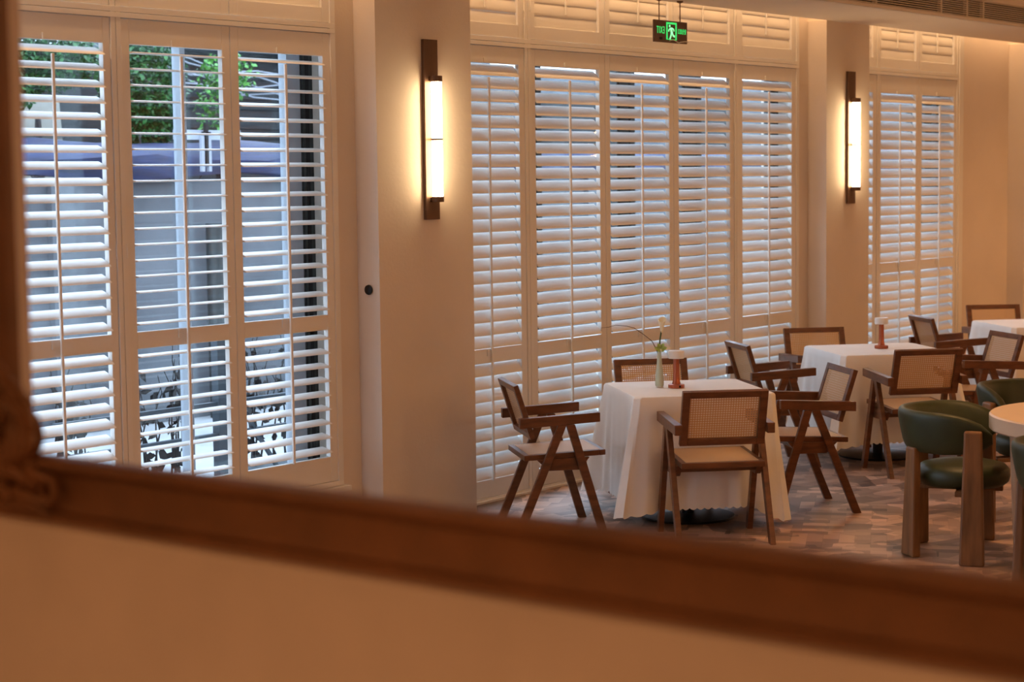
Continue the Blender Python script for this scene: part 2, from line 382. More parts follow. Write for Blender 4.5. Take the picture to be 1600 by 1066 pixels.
def window(idx, x0, x1, zs, posts, sill, label, mull, panes_open=True):
    """fixed shutter frame, posts, reveal, aluminium window and glass"""
    t = thing('window_%d' % idx, label, 'window', (x0, WY, zs), 0, None, 'structure')
    f = MB(); a = lambda b: b
    Y0, Y1 = WY-.006, WY+.045
    def bx(m, xa, xb, ya, yb, za, zb): m.box(xa-x0, xb-x0, ya-WY, yb-WY, za-zs, zb-zs)
    bx(f, x0-.004, x0+.035, Y0, Y1, zs, 3.36); bx(f, x1-.035, x1+.004, Y0, Y1, zs, 3.36)
    bx(f, x1-.045, x1+.002, WY+.034, Y1+.01, zs, 3.36)
    bx(f, x0, x1, Y0-.003, Y1-.001, 2.733, 2.757); bx(f, x0, x1, Y0-.0015, Y1-.002, 2.760, 2.787); bx(f, x0, x1, Y0-.0022, Y1-.003, zs+.001, zs+.028)
    bx(f, x0, x1, Y0-.001, Y1-.001, 3.33, 3.359)
    for pa, pb in posts:
        pm = (pa+pb)/2
        bx(f, pa, pm-.002, Y0, Y1, zs, 3.34); bx(f, pm+.002, pb, Y0, Y1, zs, 3.34); bx(f, pm-.002, pm+.002, Y0+.006, Y1, zs, 3.34)
        bx(f, pa-.012, pb+.012, WY+.034, Y1+.01, zs, 3.34)
    f.build('shutter_frame', M_['paint'], t, bevel=.0015)
    # outer trim bead and sill
    b = MB()
    if sill: bx(b, x0-.0, x1+.03, WY-.04, WY+.02, zs-.03, zs-.002)
    else: bx(b, x0, x1, WY-.02, WY+.0, -.0, .016)
    b.build('sill' if sill else 'base_trim', M_['paint'], t, bevel=.002)
    al = MB(); gk = MB(); li = MB(); yy = 7.27
    for (ma, mb_, kind) in mull:
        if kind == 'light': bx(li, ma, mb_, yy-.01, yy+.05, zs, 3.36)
        elif kind == 'gasket': bx(gk, ma, mb_, yy-.005, yy+.05, zs, 3.36)
        else:
            bx(al, ma, mb_, yy, yy+.06, zs, 3.36)
            bx(gk, mb_-.07, mb_-.055, yy-.003, yy, zs, 3.36); bx(gk, ma+.02, ma+.03, yy-.003, yy, zs, 3.36)
    bx(al, x0, x1, yy-.0, yy+.06, 3.28, 3.36); bx(al, x0, x1, yy, yy+.06, zs, zs+.06); bx(al, x0, x1, yy, yy+.06, 2.66, 2.73)
    al.build('window_frame', M_['alu'], t); gk.build('gasket', M_['gasket'], t)
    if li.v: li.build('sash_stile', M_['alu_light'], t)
    g = MB(); bx(g, x0, x1, yy+.028, yy+.034, zs+.02, 3.34); g.build('pane', M_['glass'], t)
    return t

window(1, 4.30, 7.476, .28, [(5.1455, 5.2055), (5.939, 5.9995)], True, 'left window with half-open shutters looking on to the courtyard',
       [(7.40, 7.50, 'alu'), (7.375, 7.385, 'gasket'), (7.27, 7.37, 'light'), (6.515, 6.55, 'light'), (4.30, 4.40, 'alu')])
window(2, 8.40, 12.472, 0.0, [(9.1435, 9.2015), (11.5625, 11.6115)], False, 'wide middle window behind five floor-length shutters',
       [(8.4, 8.5, 'alu'), (9.38, 9.53, 'alu'), (10.36, 10.57, 'alu'), (11.15, 11.40, 'alu'), (12.36, 12.47, 'alu')])
window(3, 12.98, 15.225, .28, [(13.7225, 13.7745)], True, 'right window with two full shutters beyond the far sconce',
       [(12.98, 13.1, 'alu'), (14.0, 14.1, 'light'), (14.93, 15.06, 'alu'), (15.15, 15.225, 'alu')])
struct(MB().box(15.225, 15.30, WY-.012, WW, .25, 3.36), 'trim_2', M_['paint'], 'vertical casing strip right of the far window', 'trim')

L2 = [(1.222, 2.61), (.446, 1.140)]
M2 = [(.93, 2.63), (.137, .842)]
R2 = [(1.225, 2.59), (.446, 1.140)]
UZ = (2.79, 3.33)
def up(x0, x1, ox0, ox1, label, hinge=0):
    shutter(x0, x1, ox0, ox1, [(2.868, 3.255)], UZ[0], UZ[1], [84], label, hinge, rodz=(3.25, 2.955))
# left window
shutter(5.205, 5.938, 5.262, 5.893, L2, .31, 2.73, [25.5, 27], 'steeply tilted white shutter panel next to the dark frame jamb', 1)
shutter(6.0, 6.711, 6.054, 6.656, L2, .31, 2.73, [2, 3], 'white shutter panel with louvres lying flat, courtyard clearly visible', -1)
shutter(6.713, 7.444, 6.768, 7.384, L2, .31, 2.73, [14, 15], 'white shutter panel with slightly tilted louvres beside the left pier', 1)
up(5.205, 5.938, 5.262, 5.893, 'closed upper shutter above the steeply tilted left panel')
up(6.0, 6.711, 6.054, 6.656, 'closed upper shutter above the flat-louvred panel')
up(6.713, 7.444, 6.768, 7.384, 'closed upper shutter nearest the left side of the near pier', 1)
# middle window
mid = [(8.43, 9.143, 8.485, 9.088, 56, 'tall closed shutter panel right of the lit near pier', 1),
       (9.202, 9.986, 9.25, 9.926, 48, 'second tall shutter of the wide window, behind the left teak chair', -1),
       (9.988, 10.783, 10.041, 10.73, 46, 'tall shutter panel behind the calla lily vase', 0),
       (10.785, 11.562, 10.848, 11.505, 49, 'tall shutter panel left of the second table, dark window post showing through', 1),
       (11.612, 12.437, 11.676, 12.374, 51, 'last tall shutter of the wide window, beside the middle pier', 1)]
for a, b, c_, d, tl, lab, hg in mid:
    shutter(a, b, c_, d, M2, .03, 2.73, [tl, tl+2], lab, hg)
    up(a, b, c_, d, 'closed upper shutter above the '+lab.split(',')[0].replace('tall ', ''), hg)
rt = [(13.01, 13.722, 13.06, 13.66, 52, 'sliver of shutter showing past the middle pier', 0),
      (13.775, 14.470, 13.80, 14.418, 53, 'left full shutter of the far window, behind the second table lamp', -1),
      (14.472, 15.19, 14.528, 15.138, 49, 'right full shutter of the far window, next to the far wall', 1)]
for a, b, c_, d, tl, lab, hg in rt:
    shutter(a, b, c_, d, R2, .31, 2.73, [tl, tl+1], lab, hg)
    up(a, b, c_, d, 'closed upper shutter above the '+lab.split(',')[0], hg)

# ------------------------------------------------------------------ sconces
def sconce(x, label):
    t = thing('wall_sconce', label, 'wall light', (x, PIER, 1.72), 0, 'bronze tube sconces on the piers')
    MB().box(-.058, .058, -.022, 0, 0, 1.003).build('back_plate', M_['bronze'], t, bevel=.002)
    for n_, z0, z1 in (('top_bracket', .768, .800), ('bottom_bracket', .098, .128)):
        MB().box(-.024, .024, -.075, -.02, z0+.004, z1-.004).lathe([(.034, z0), (.034, z1)], 24, (0, -.058, 0)).build(n_, M_['bronze'], t, bevel=.0015)
    MB().lathe([(.030, .129), (.030, .767)], 24, (0, -.058, 0)).build('glass_tube', M_['tube'], t, smooth=True)
    MB().lathe([(.0325, .442), (.0325, .454)], 24, (0, -.058, 0)).box(-.006, .006, -.04, -.02, .444, .452).build('middle_ring', M_['bronze'], t)
    return t
sconce(8.08, 'lit bronze tube sconce on the broad near pier')
sconce(13.0, 'lit bronze tube sconce on the narrower far pier')

# small dark knob on the side of the near pier
k = MB(); k.lathe([(.024, 0), (.028, .006), (.026, .014), (.012, .018)], 20); k.T = None
ko = k.build('wall_hook', M_['black'], smooth=True, loc=(7.645, 7.03, 1.345)); ko.rotation_euler = (0, R(-90), 0)
tag(ko, 'small round black knob on the grey side of the near pier', 'wall hook')

# ------------------------------------------------------------------ exit sign
sg = thing('exit_sign', 'green lit mirror-written EXIT sign hanging from the soffit', 'exit sign', (10.415, 6.88, 2.812))
W2 = .193
MB().box(-W2, W2, -.008, .008, 0, .142).build('sign_plate', M_['sign_plate'], sg, bevel=.003)
for dx in (-.128, .118):
    MB().tube([(dx, 0, .142), (dx, 0, .278)], .0035, 8).lathe([(.004, .262), (.022, .270), (.022, .278)], 16, (dx, 0, 0)).build('hanging_rod', M_['bronze'], sg)
def flat(polys, name, m, y=-.0105, d=.002):
    mb = MB()
    for poly in polys:
        n = len(poly); vs = [(px, y, pz) for px, pz in poly]+[(px, y+d, pz) for px, pz in poly]
        mb.add(vs, [tuple(range(n)), tuple(range(2*n-1, n-1, -1))]+[(i, n+i, n+(i+1) % n, (i+1) % n) for i in range(n)])
    return mb.build(name, m, sg)
flat([[(-.058, .020), (-.045, .020), (-.045, .132), (-.058, .132)], [(.049, .020), (.062, .020), (.062, .132), (.049, .132)],
      [(-.045, .120), (.049, .120), (.049, .132), (-.045, .132)]], 'door_symbol', M_['sign_green'])
def limb(pts, w_):
    out = []
    for (x0, z0), (x1, z1) in zip(pts, pts[1:]):
        d = math.hypot(x1-x0, z1-z0); nx, nz = -(z1-z0)/d*w_, (x1-x0)/d*w_
        out.append([(x0-nx, z0-nz), (x1-nx, z1-nz), (x1+nx, z1+nz), (x0+nx, z0+nz)])
    return out
man = [[(-.022+.0085*math.cos(a*PI/5), .108+.0085*math.sin(a*PI/5)) for a in range(10)]]
man += limb([(-.008, .096), (.004, .062)], .011)
man += limb([(-.010, .095), (-.030, .084), (-.036, .072)], .004)+limb([(-.004, .096), (.022, .090), (.030, .076)], .004)
man += limb([(.000, .066), (-.008, .046), (-.020, .024)], .006)+limb([(.006, .064), (.020, .046), (.038, .042)], .006)
flat(man, 'running_figure', M_['sign_white'], y=-.0125)
flat([[(-.045, .020), (.049, .020), (.049, .024), (-.045, .024)]], 'threshold_line', M_['sign_green'])
def sign_text(txt, cx, cz, wd, hg, name):
    cu = bpy.data.curves.new(name, 'FONT'); cu.body = txt; cu.size = .1; cu.extrude = .001; cu.space_character = 1.18; cu.align_x = 'CENTER'
    o = bpy.data.objects.new(name, cu); C.objects.link(o)
    bpy.context.view_layer.update()
    me = bpy.data.meshes.new_from_object(o.evaluated_get(bpy.context.evaluated_depsgraph_get()))
    C.objects.unlink(o); bpy.data.objects.remove(o)
    xs_ = [v.co.x for v in me.vertices]; ys_ = [v.co.y for v in me.vertices]
    if not xs_: return
    sx = wd/(max(xs_)-min(xs_)); sy = hg/(max(ys_)-min(ys_)); mx = (max(xs_)+min(xs_))/2; my = (max(ys_)+min(ys_))/2
    for v in me.vertices:
        x, y, z = v.co; v.co = (cx-(x-mx)*sx, -.0095-z*.8, cz+(y-my)*sy)     # mirror-written
    me.flip_normals(); me.materials.clear(); me.materials.append(M_['sign_green'])
    q = bpy.data.objects.new(name, me); C.objects.link(q); q.parent = sg
sign_text('EXIT', -.126, .079, .090, .044, 'exit_lettering')
sign_text('\u5b89\u5168\u51fa\u53e3', .127, .079, .094, .036, 'chinese_lettering')
MB().box(-.135, -.108, -.011, -.007, .016, .032).build('test_button', M_['dark'], sg)
pts = [(-.03+.022*i, -.016, .012+.008*math.sin(i*.9)*(1 if i < 6 else .4)) for i in range(11)]
MB().tube(pts, .003, 6).build('loose_cable', M_['cable'], sg, smooth=True)

# ------------------------------------------------------------------ air grille in the soffit face
gr = thing('air_grille', 'long slotted air grille with thin blades along the soffit', 'air grille', (10.95, SY, 3.108))
GL = 6.9
MB().box(0, GL, .03, .035, 0, .145).build('dark_backing', M_['dark'], gr)
bl = MB()
for i in range(9): bl.box(0, GL, -.004, .022, .010+i*.0155, .0145+i*.0155)
tag(bl.build('blades', M_['ceiling'], gr), 'thin horizontal blades')
for x in (1.0, 2.02, 2.46, 2.75, 3.9, 5.0, 6.2): MB().box(x, x+.025, .004, .03, 0, .145).build('support_bar', M_['ceiling'], gr)
MB().box(0, GL, -.006, .03, -.003, .006).box(0, GL, -.006, .03, .142, .147).build('rim', M_['ceiling'], gr)

# ------------------------------------------------------------------ carved frame on the near wall
fr = thing('mirror_frame', 'large blurred brown wooden frame with carved corner in the foreground', 'picture frame', (2.03, FY1, FZ0))
prof = [(0, .0), (0, .030), (.006, .040), (.016, .042), (.022, .034), (.026, .022), (.033, .018), (.065, .020), (.091, .024), (.095, .020), (.098, .026), (.111, .026), (.116, .018), (.117, 0)]
def molding(path, name, inv=False):
    """path: closed loop of inner corners in (y, z); profile measured outward (o) and towards the viewer (-x)"""
    mb = MB(); n = len(prof); m = len(path); vs = []
    cy = sum(p[0] for p in path)/m; cz = sum(p[1] for p in path)/m
    for (y, z) in path:
        sy = 1 if y > cy else -1; sz = 1 if z > cz else -1
        for o_, d_ in prof: vs.append((-d_, y+sy*o_-FY1, z+sz*o_-FZ0))
    return mb.add(vs, [(i*n+k, i*n+(k+1) % n, ((i+1) % m)*n+(k+1) % n, ((i+1) % m)*n+k) for i in range(m) for k in range(n)]).build(name, M_['frame'], fr, smooth=True)
molding([(FY1, FZ0), (FY0, FZ0), (FY0, FZ1), (FY1, FZ1)], 'moulding')
def carving():
    """acanthus scrolls wrapping the lower corner of the frame; x is towards the viewer (negative), u = -y runs right, z up"""
    mb = MB()
    def P(u, z, d): return (-d, -(u+.042), z)
    def scroll(cu, cz, r0, turns, a0, rad, d=.055, sgn=1, tail=None):
        pts = []; rs = []; N = 22
        if tail: pts += [P(tail[0], tail[1], d-.012)]; rs.append(rad*.5)
        for i in range(N):
            t_ = i/(N-1); a = a0+sgn*turns*2*PI*t_; r = r0*(1-.8*t_)
            pts.append(P(cu+r*math.cos(a), cz+r*math.sin(a), d+.012*t_)); rs.append(rad*(1-.45*t_))
        mb.tube(pts, rs, 8)
    def leaf(a, b, c_, w0, d=.05):
        pts = []; rs = []
        for i in range(11):
            t_ = i/10; x = (1-t_)**2*a[0]+2*t_*(1-t_)*b[0]+t_*t_*c_[0]; z = (1-t_)**2*a[1]+2*t_*(1-t_)*b[1]+t_*t_*c_[1]
            pts.append(P(x, z, d+.01*math.sin(PI*t_))); rs.append(max(.002, w0*math.sin(PI*(t_*.85+.12))))
        mb.tube(pts, rs, 8)
    # the shell-like body over the corner
    mb.v += []; n0 = 14
    for (u, z, r) in ((-.05, .06, .062), (-.03, .02, .060), (.0, .035, .045), (-.06, .0, .06), (-.07, .09, .05), (-.01, .075, .030)):
        vs = []; 
        for i in range(7):
            ph = PI/2*i/6
            for k_ in range(n0): vs.append(P(u+r*math.cos(ph)*math.cos(2*PI*k_/n0), z+r*math.cos(ph)*math.sin(2*PI*k_/n0), .022+r*.65*math.sin(ph)))
        fs = [(i*n0+k_, i*n0+(k_+1) % n0, (i+1)*n0+(k_+1) % n0, (i+1)*n0+k_) for i in range(6) for k_ in range(n0)]
        mb.add(vs, fs)
    leaf((-.02, .10), (.055, .105), (.050, .03), .018); leaf((-.03, .13), (.03, .13), (.042, .07), .014)
    leaf((-.06, .16), (-.01, .16), (.012, .10), .012); leaf((.045, .05), (.062, .02), (.03, -.005), .012)
    scroll(-.035, .045, .030, 1.2, PI*.2, .010, .062); scroll(-.06, .105, .022, 1.1, PI, .008, .055, -1)
    scroll(.085, -.055, .026, 1.1, PI*.75, .009, .045, -1, tail=(.0, -.075)); scroll(.045, -.035, .020, 1.0, PI, .008, .048, -1, tail=(-.02, -.06))
    leaf((-.05, -.03), (.02, -.01), (.045, -.055), .013, .045); leaf((-.05, -.07), (.03, -.055), (.075, -.085), .011, .036)
    leaf((-.06, -.095), (.02, -.070), (.07, -.098), .008, .034); leaf((.01, -.045), (.06, -.01), (.105, -.045), .009, .042)
    scroll(-.04, -.075, .022, 1.1, 0, .008, .05)
    return mb.build('carved_corner', M_['frame'], fr, smooth=True)
carving()

# ------------------------------------------------------------------ teak cane armchairs
def chair_parts(t):
    W = M_['wood']
    def seat_z(f): return .439+(f+.218)/.455*.019
    # seat: rails as one frame, cane sheet as its own part
    s = MB(); hw, f0, f1, b_, th = .226, -.218, .237, .036, .030
    def q(x0, x1, a, b):
        za, zb = seat_z(a), seat_z(b)
        s.hull8([(x0, a, za-th), (x1, a, za-th), (x1, b, zb-th), (x0, b, zb-th)], [(x0, a, za), (x1, a, za), (x1, b, zb), (x0, b, zb)])
    q(-hw, hw, f0, f0+b_); q(-hw, hw, f1-b_, f1); q(-hw, -hw+b_, f0+b_, f1-b_); q(hw-b_, hw, f0+b_, f1-b_)
    so = s.build('seat', W, t, bevel=.003)
    c = MB(); a, b = f0+b_-.008, f1-b_+.008; za, zb = seat_z(a), seat_z(b); x = hw-b_+.008
    c.hull8([(-x, a, za-.004), (x, a, za-.004), (x, b, zb-.004), (-x, b, zb-.004)], [(-x, a, za+.0015), (x, a, za+.0015), (x, b, zb+.0015), (-x, b, zb+.0015)])
    tag(c.build('seat_cane', M_['cane_seat'], so), 'woven cane seat sheet')
    # back: tilted frame with a cane panel
    bt, bb = Vector((0, -.262, .825)), Vector((0, -.170, .530)); L = (bt-bb).length
    bo_m = MB(); up_ = (bt-bb).normalized(); ang = math.atan2(-(bt.y-bb.y), bt.z-bb.z)
    hb = .230
    bo_m.box(-hb, -hb+.042, -.014, .014, 0, L); bo_m.box(hb-.042, hb, -.014, .014, 0, L)
    bo_m.box(-hb+.042, hb-.042, -.014, .014, 0, .036); bo_m.box(-hb+.042, hb-.042, -.014, .014, L-.036, L)
    bo = bo_m.build('backrest', W, t, bevel=.003); bo.location = bb; bo.rotation_euler = (ang, 0, 0)
    x = hb-.042+.004
    cb = MB().box(-x, x, .007, .0085, .033, L-.033).build('back_cane', M_['cane_back'], bo); tag(cb, 'woven cane back panel')
    for sx in (-1, 1):
        # armrest
        am = MB(); xa, xb = sx*.229, sx*.270
        am.hull8([(xa, -.250, .592), (xb, -.250, .592), (xb, .198, .617), (xa, .198, .617)], [(xa, -.250, .647), (xb, -.250, .647), (xb, .198, .669), (xa, .198, .669)])
        am.build('armrest', W, t, bevel=.003)
        # the two legs of each inverted V
        def leg(ft, ff, name='leg'):
            lm = MB(); x0, x1 = sx*.236, sx*.266; zt = .606
            wt, wf = .024, .024
            lm.hull8([(x0, ff-wf, 0), (x1, ff-wf, 0), (x1, ff+wf, 0), (x0, ff+wf, 0)], [(x0, ft-wt, zt), (x1, ft-wt, zt), (x1, ft+wt, zt), (x0, ft+wt, zt)])
            lm.build(name, W, t, bevel=.003)
        leg(-.012, -.262); leg(.034, .214)
        sm = MB(); x0, x1 = sx*.205, sx*.236
        sm.hull8([(x0, -.085, .352), (x1, -.085, .352), (x1, .088, .352), (x0, .088, .352)], [(x0, -.150, .415), (x1, -.150, .415), (x1, .145, .420), (x0, .145, .420)])
        sm.build('side_bracket', W, t, bevel=.003)
    MB().box(-.205, .205, -.085, -.050, .372, .412).box(-.205, .205, .055, .088, .372, .416).build('cross_rails', W, t, bevel=.002)
chair_specs = [
    (8.339, 6.293, -40.5, 'teak cane armchair at the left of the vase table, shutters behind it', 'a'),
    (8.580, 5.400, 46.0, 'teak cane armchair with its back to us at the vase table', 'a'),
    (9.639, 5.477, 137.8, 'teak cane armchair at the right of the vase table, facing left', 'a'),
    (9.438, 6.316, 228.0, 'teak cane armchair behind the vase table, only its backrest showing', 'a'),
    (11.034, 6.466, -39.6, 'dark-edged teak cane armchair at the left of the middle table', 'b'),
    (11.239, 5.546, 48.8, 'teak cane armchair with its back to us at the middle table', 'b'),
    (12.275, 5.601, 141.7, 'teak cane armchair between the middle table and the far table, facing left', 'b'),
    (12.02, 6.62, 228.0, 'teak cane armchair behind the middle table, below the far pier', 'b'),
    (13.751, 6.451, -41.2, 'teak cane armchair under the far window facing the far table', 'c'),
    (14.86, 6.52, 222.0, 'teak cane armchair at the far right behind the far table', 'c')]
proto = None
for x, y, a, lab, g in chair_specs:
    if proto is None:
        o = proto = thing('teak_armchair', lab, 'chair'); chair_parts(o)
    else: o = copy_tree(proto)
    # local +y is the way the sitter faces
    o.location = (x, y, 0); o.rotation_euler = (0, 0, R(a-90)); o['label'] = lab
    o['group'] = 'teak and cane armchairs around the square tables'

# ------------------------------------------------------------------ square tables with floor-length cloths
TA = R(-42); TS = .395
def table(cx, cy, lab_t, lab_c, hems, seed, flare=(.13, .13, .13, .15)):
    t = thing('dining_table', lab_t, 'table', (cx, cy, 0), TA, 'square pedestal tables')
    MB().box(-.385, .385, -.385, .385, .705, .732).build('tabletop', M_['wood'], t)
    MB().lathe([(.035, .02), (.035, .705)], 24).build('column', M_['black'], t, smooth=True)
    MB().lathe([(.265, 0), (.27, .006), (.265, .012), (.06, .022)], 40).build('base_plate', M_['black'], t, smooth=True)
    rnd = random.Random(seed); N = 640; K = 26
    vs = []; zt = .742; rc = .02
    def sq(s_):       # point on the rounded square outline and outward direction; s_ in 0..4
        e = int(s_) % 4; u = (s_-int(s_))*2-1
        base = [((1, u), (1, 0)), ((-u, 1), (0, 1)), ((-1, -u), (-1, 0)), ((u, -1), (0, -1))][e]
        return base
    ph = [rnd.uniform(0, 6.28) for _ in range(6)]
    def hem_at(s_):
        # hems: hem heights at mid-edge (4) and at corners (4); corner j sits at s=j (start of edge j)
        e = int(s_) % 4; u = s_-int(s_)
        cA, mE, cB = hems[1][e], hems[0][e], hems[1][(e+1) % 4]
        wA = max(0, 1-u/.22); wB = max(0, 1-(1-u)/.22)
        sm = lambda v: v*v*(3-2*v)
        return mE+(cA-mE)*sm(wA)+(cB-mE)*sm(wB)
    rings = []
    for j in range(K+1):
        row = []
        for i in range(N):
            s_ = 4*i/N; (px, py), (nx, ny) = sq(s_); e = int(s_) % 4; u = s_-int(s_)
            dc = min(u, 1-u)                                  # distance to the nearest corner along the edge
            cornerf = math.exp(-(dc/.115)**2)
            ti = j/K
            hz = hem_at(s_)-.011*abs(math.sin(s_*PI*19))+.004
            z = zt-(zt-hz)*ti
            # outward: slight drape on the edges, strong flare at the corners, pleats either side of the corner
            pleat = .024*math.cos(2*PI*dc/.16+ph[e])*math.exp(-(dc/.26)**2)*ti
            out = .006+.018*ti**.9+.008*ti*math.sin(s_*5+ph[4])+pleat
            diag = flare[(e if u < .5 else (e+1) % 4)]*cornerf*ti**1.05
            cxn, cyn = (1 if px > 0 else -1), (1 if py > 0 else -1)
            # pinch between the flare and the flat face
            X = px*TS+nx*out+cxn*diag*.72; Y = py*TS+ny*out+cyn*diag*.72
            # round the corner in plan
            m_ = max(abs(px), abs(py)); k_ = min(abs(px), abs(py))
            if k_ > .94:
                q_ = (k_-.94)/.06*.014; X -= cxn*q_; Y -= cyn*q_
            if j == 0: X *= .988; Y *= .988
            if j == 1: z = zt-.010
            row.append((X, Y, z if j else zt))
        rings.append(row)
    mb = MB(); vs = [p for r_ in rings for p in r_]
    fs = [(j*N+i, j*N+(i+1) % N, (j+1)*N+(i+1) % N, (j+1)*N+i) for j in range(K) for i in range(N)]
    # top: concentric rings inwards, slightly uneven
    inner = []
    M0 = 8
    for j in range(1, M0+1):
        f_ = 1-j/M0
        for i in range(N):
            X, Y, z = rings[0][i]; inner.append((X*f_, Y*f_, zt+.0012*math.sin(X*f_*23+seed)*math.sin(Y*f_*19)))
    base = len(vs); vs += inner
    for i in range(N): fs.append((i, base+i, base+(i+1) % N, (i+1) % N))
    for j in range(M0-1):
        for i in range(N): fs.append((base+j*N+i, base+(j+1)*N+i, base+(j+1)*N+(i+1) % N, base+j*N+(i+1) % N))
    mb.add(vs, fs)
    o = mb.build('tablecloth', M_['cloth'], smooth=True, loc=(cx, cy, 0)); o.rotation_euler = (0, 0, TA)
    tag(o, lab_c, 'tablecloth', 'cream tablecloths')
# local axes: +x = direction -42 deg (away right), +y = 48 deg (towards the windows). corner 0 is (+x,-y)
table(9.024, 5.855, 'pedestal table with black round base under the vase tablecloth', 'cream scalloped tablecloth under the vase and copper lamp', ([.13, .12, .13, .12], [.035, .1, .1, .10]), 1, (.075, .13, .13, .17))
table(11.73, 6.05, 'pedestal table with black round base under the middle tablecloth', 'cream scalloped tablecloth on the middle table with a lone copper lamp', ([.14, .13, .13, .15], [.11, .1, .1, .13]), 2)
table(14.42, 6.02, 'pedestal table under the farthest tablecloth', 'cream tablecloth on the farthest table, cut by the right edge', ([.14, .13, .13, .15], [.1, .1, .1, .1]), 3)

# ------------------------------------------------------------------ table lamps, vase, flowers
def lamp(x, y, label, rz):
    t = thing('table_lamp', label, 'table lamp', (x, y, .744), rz, 'copper table lamps')
    MB().lathe([(.046, 0), (.047, .004), (.047, .018), (.043, .021), (.026, .022)], 32).lathe([(.026, .021), (.021, .034), (.0185, .06), (.0165, .168), (.012, .172)], 24).build('lamp_base', M_['copper'], t, smooth=True)
    MB().box(.030, .047, -.006, .006, .004, .016).build('charging_port', M_['dark'], t)
    MB().lathe([(.012, .166), (.044, .168), (.046, .171), (.046, .208), (.043, .212), (.010, .213)], 36).build('lamp_shade', M_['frost'], t, smooth=True)
lamp(8.985, 5.905, 'copper table lamp beside the white vase', R(-120))
lamp(11.768, 6.045, 'copper table lamp alone on the middle table', R(-90))
vs_ = MB().lathe([(.022, .006), (.0245, .012), (.025, .03), (.021, .085), (.0145, .145), (.0115, .185), (.012, .205), (.0095, .205), (.009, .19)], 28)
vt = thing('bud_vase', 'slender pale green bud vase holding a calla lily', 'vase', (8.955, 6.0, .744))
vs_.build('vase_body', M_['celadon'], vt, smooth=True)
MB().lathe([(.021, 0), (.022, .002), (.021, .006)], 24).build('clear_foot', M_['frost'], vt, smooth=True)
# calla lily
cl = thing('calla_lily', 'cream calla lily rising from the bud vase', 'flower', (8.955, 6.0, .93))
MB().tube([(0, 0, -.06), (.001, -.001, .04), (.004, -.003, .09), (.010, -.008, .135)], .0045, 8).build('stem', M_['stem'], cl, smooth=True)
sp = MB(); n = 28; pr = []
for j in range(9):
    v = j/8
    for i in range(n):
        a = 2*PI*i/n; r = .006+.017*v**1.3; flare = 1+.25*v**3*math.cos(a)
        pr.append((.012+r*math.cos(a)*flare+.004*v, -.009+r*math.sin(a), .125+.075*v+.014*v**3*math.cos(a-.4)))
for j in range(8, -1, -1):
    v = j/8
    for i in range(n):
        a = 2*PI*i/n; r = .0045+.0155*v**1.3; flare = 1+.25*v**3*math.cos(a)
        pr.append((.012+r*math.cos(a)*flare+.004*v, -.009+r*math.sin(a), .127+.074*v+.014*v**3*math.cos(a-.4)))
sp.add(pr, [(j*n+i, j*n+(i+1) % n, (j+1)*n+(i+1) % n, (j+1)*n+i) for j in range(17) for i in range(n)])
sp.build('petal', M_['petal_white'], cl, smooth=True)
# orchid bloom
ob = thing('orchid_bloom', 'lime green orchid bloom at the vase mouth', 'flower', (8.95, 5.99, .965))
def petal(dirx, dirz, L_, W_):
    mb = MB(); n = 9; m = 5; vs = []
    for i in range(n):
        t_ = i/(n-1); wv = W_*math.sin(PI*min(1, t_*.9+.08))**.7
        for j in range(m):
            s_ = (j/(m-1)-.5)*2
            # petals fan in the plane across the view and curl towards it
            px = dirx*L_*t_-dirz*wv*s_; pz = dirz*L_*t_+dirx*wv*s_
            d_ = -.012*math.sin(t_*1.6)-.006*s_*s_
            vs.append((px*.62+d_*.6, -px*.78+d_*.6, pz))
    k0 = len(vs); vs += [(a+.0012, b+.0012, c) for a, b, c in vs]
    fs = [(i*m+j, i*m+j+1, (i+1)*m+j+1, (i+1)*m+j) for i in range(n-1) for j in range(m-1)]
    fs += [tuple(k0+q_ for q_ in f[::-1]) for f in fs]
    mb.add(vs, fs); mb.build('petal', M_['petal_green'], ob, smooth=True)
for a in (170, 118, 62, 12, 212, 328): petal(math.cos(R(a)), math.sin(R(a)), .036 if a < 200 else .022, .011)
lip = MB(); lip.tube([(-.004, -.004, -.002), (-.008, -.010, -.006), (-.014, -.016, -.014)], [.003, .005, .002], 8).build('lip', M_['petal_white'], ob, smooth=True)
tw = [(8.955-.0*1, 6.0, .90), (8.945, 6.012, .96), (8.93, 6.035, 1.01), (8.905, 6.07, 1.045), (8.87, 6.115, 1.085), (8.84, 6.15, 1.097), (8.80, 6.195, 1.103), (8.775, 6.225, 1.092), (8.75, 6.26, 1.088)]
tag(MB().tube(tw, [.0024, .0024, .0022, .002, .0018, .0016, .0014, .0012, .0008], 6).build('curly_twig', M_['twig'], smooth=True), 'thin dark twig arching left out of the bud vase', 'twig')

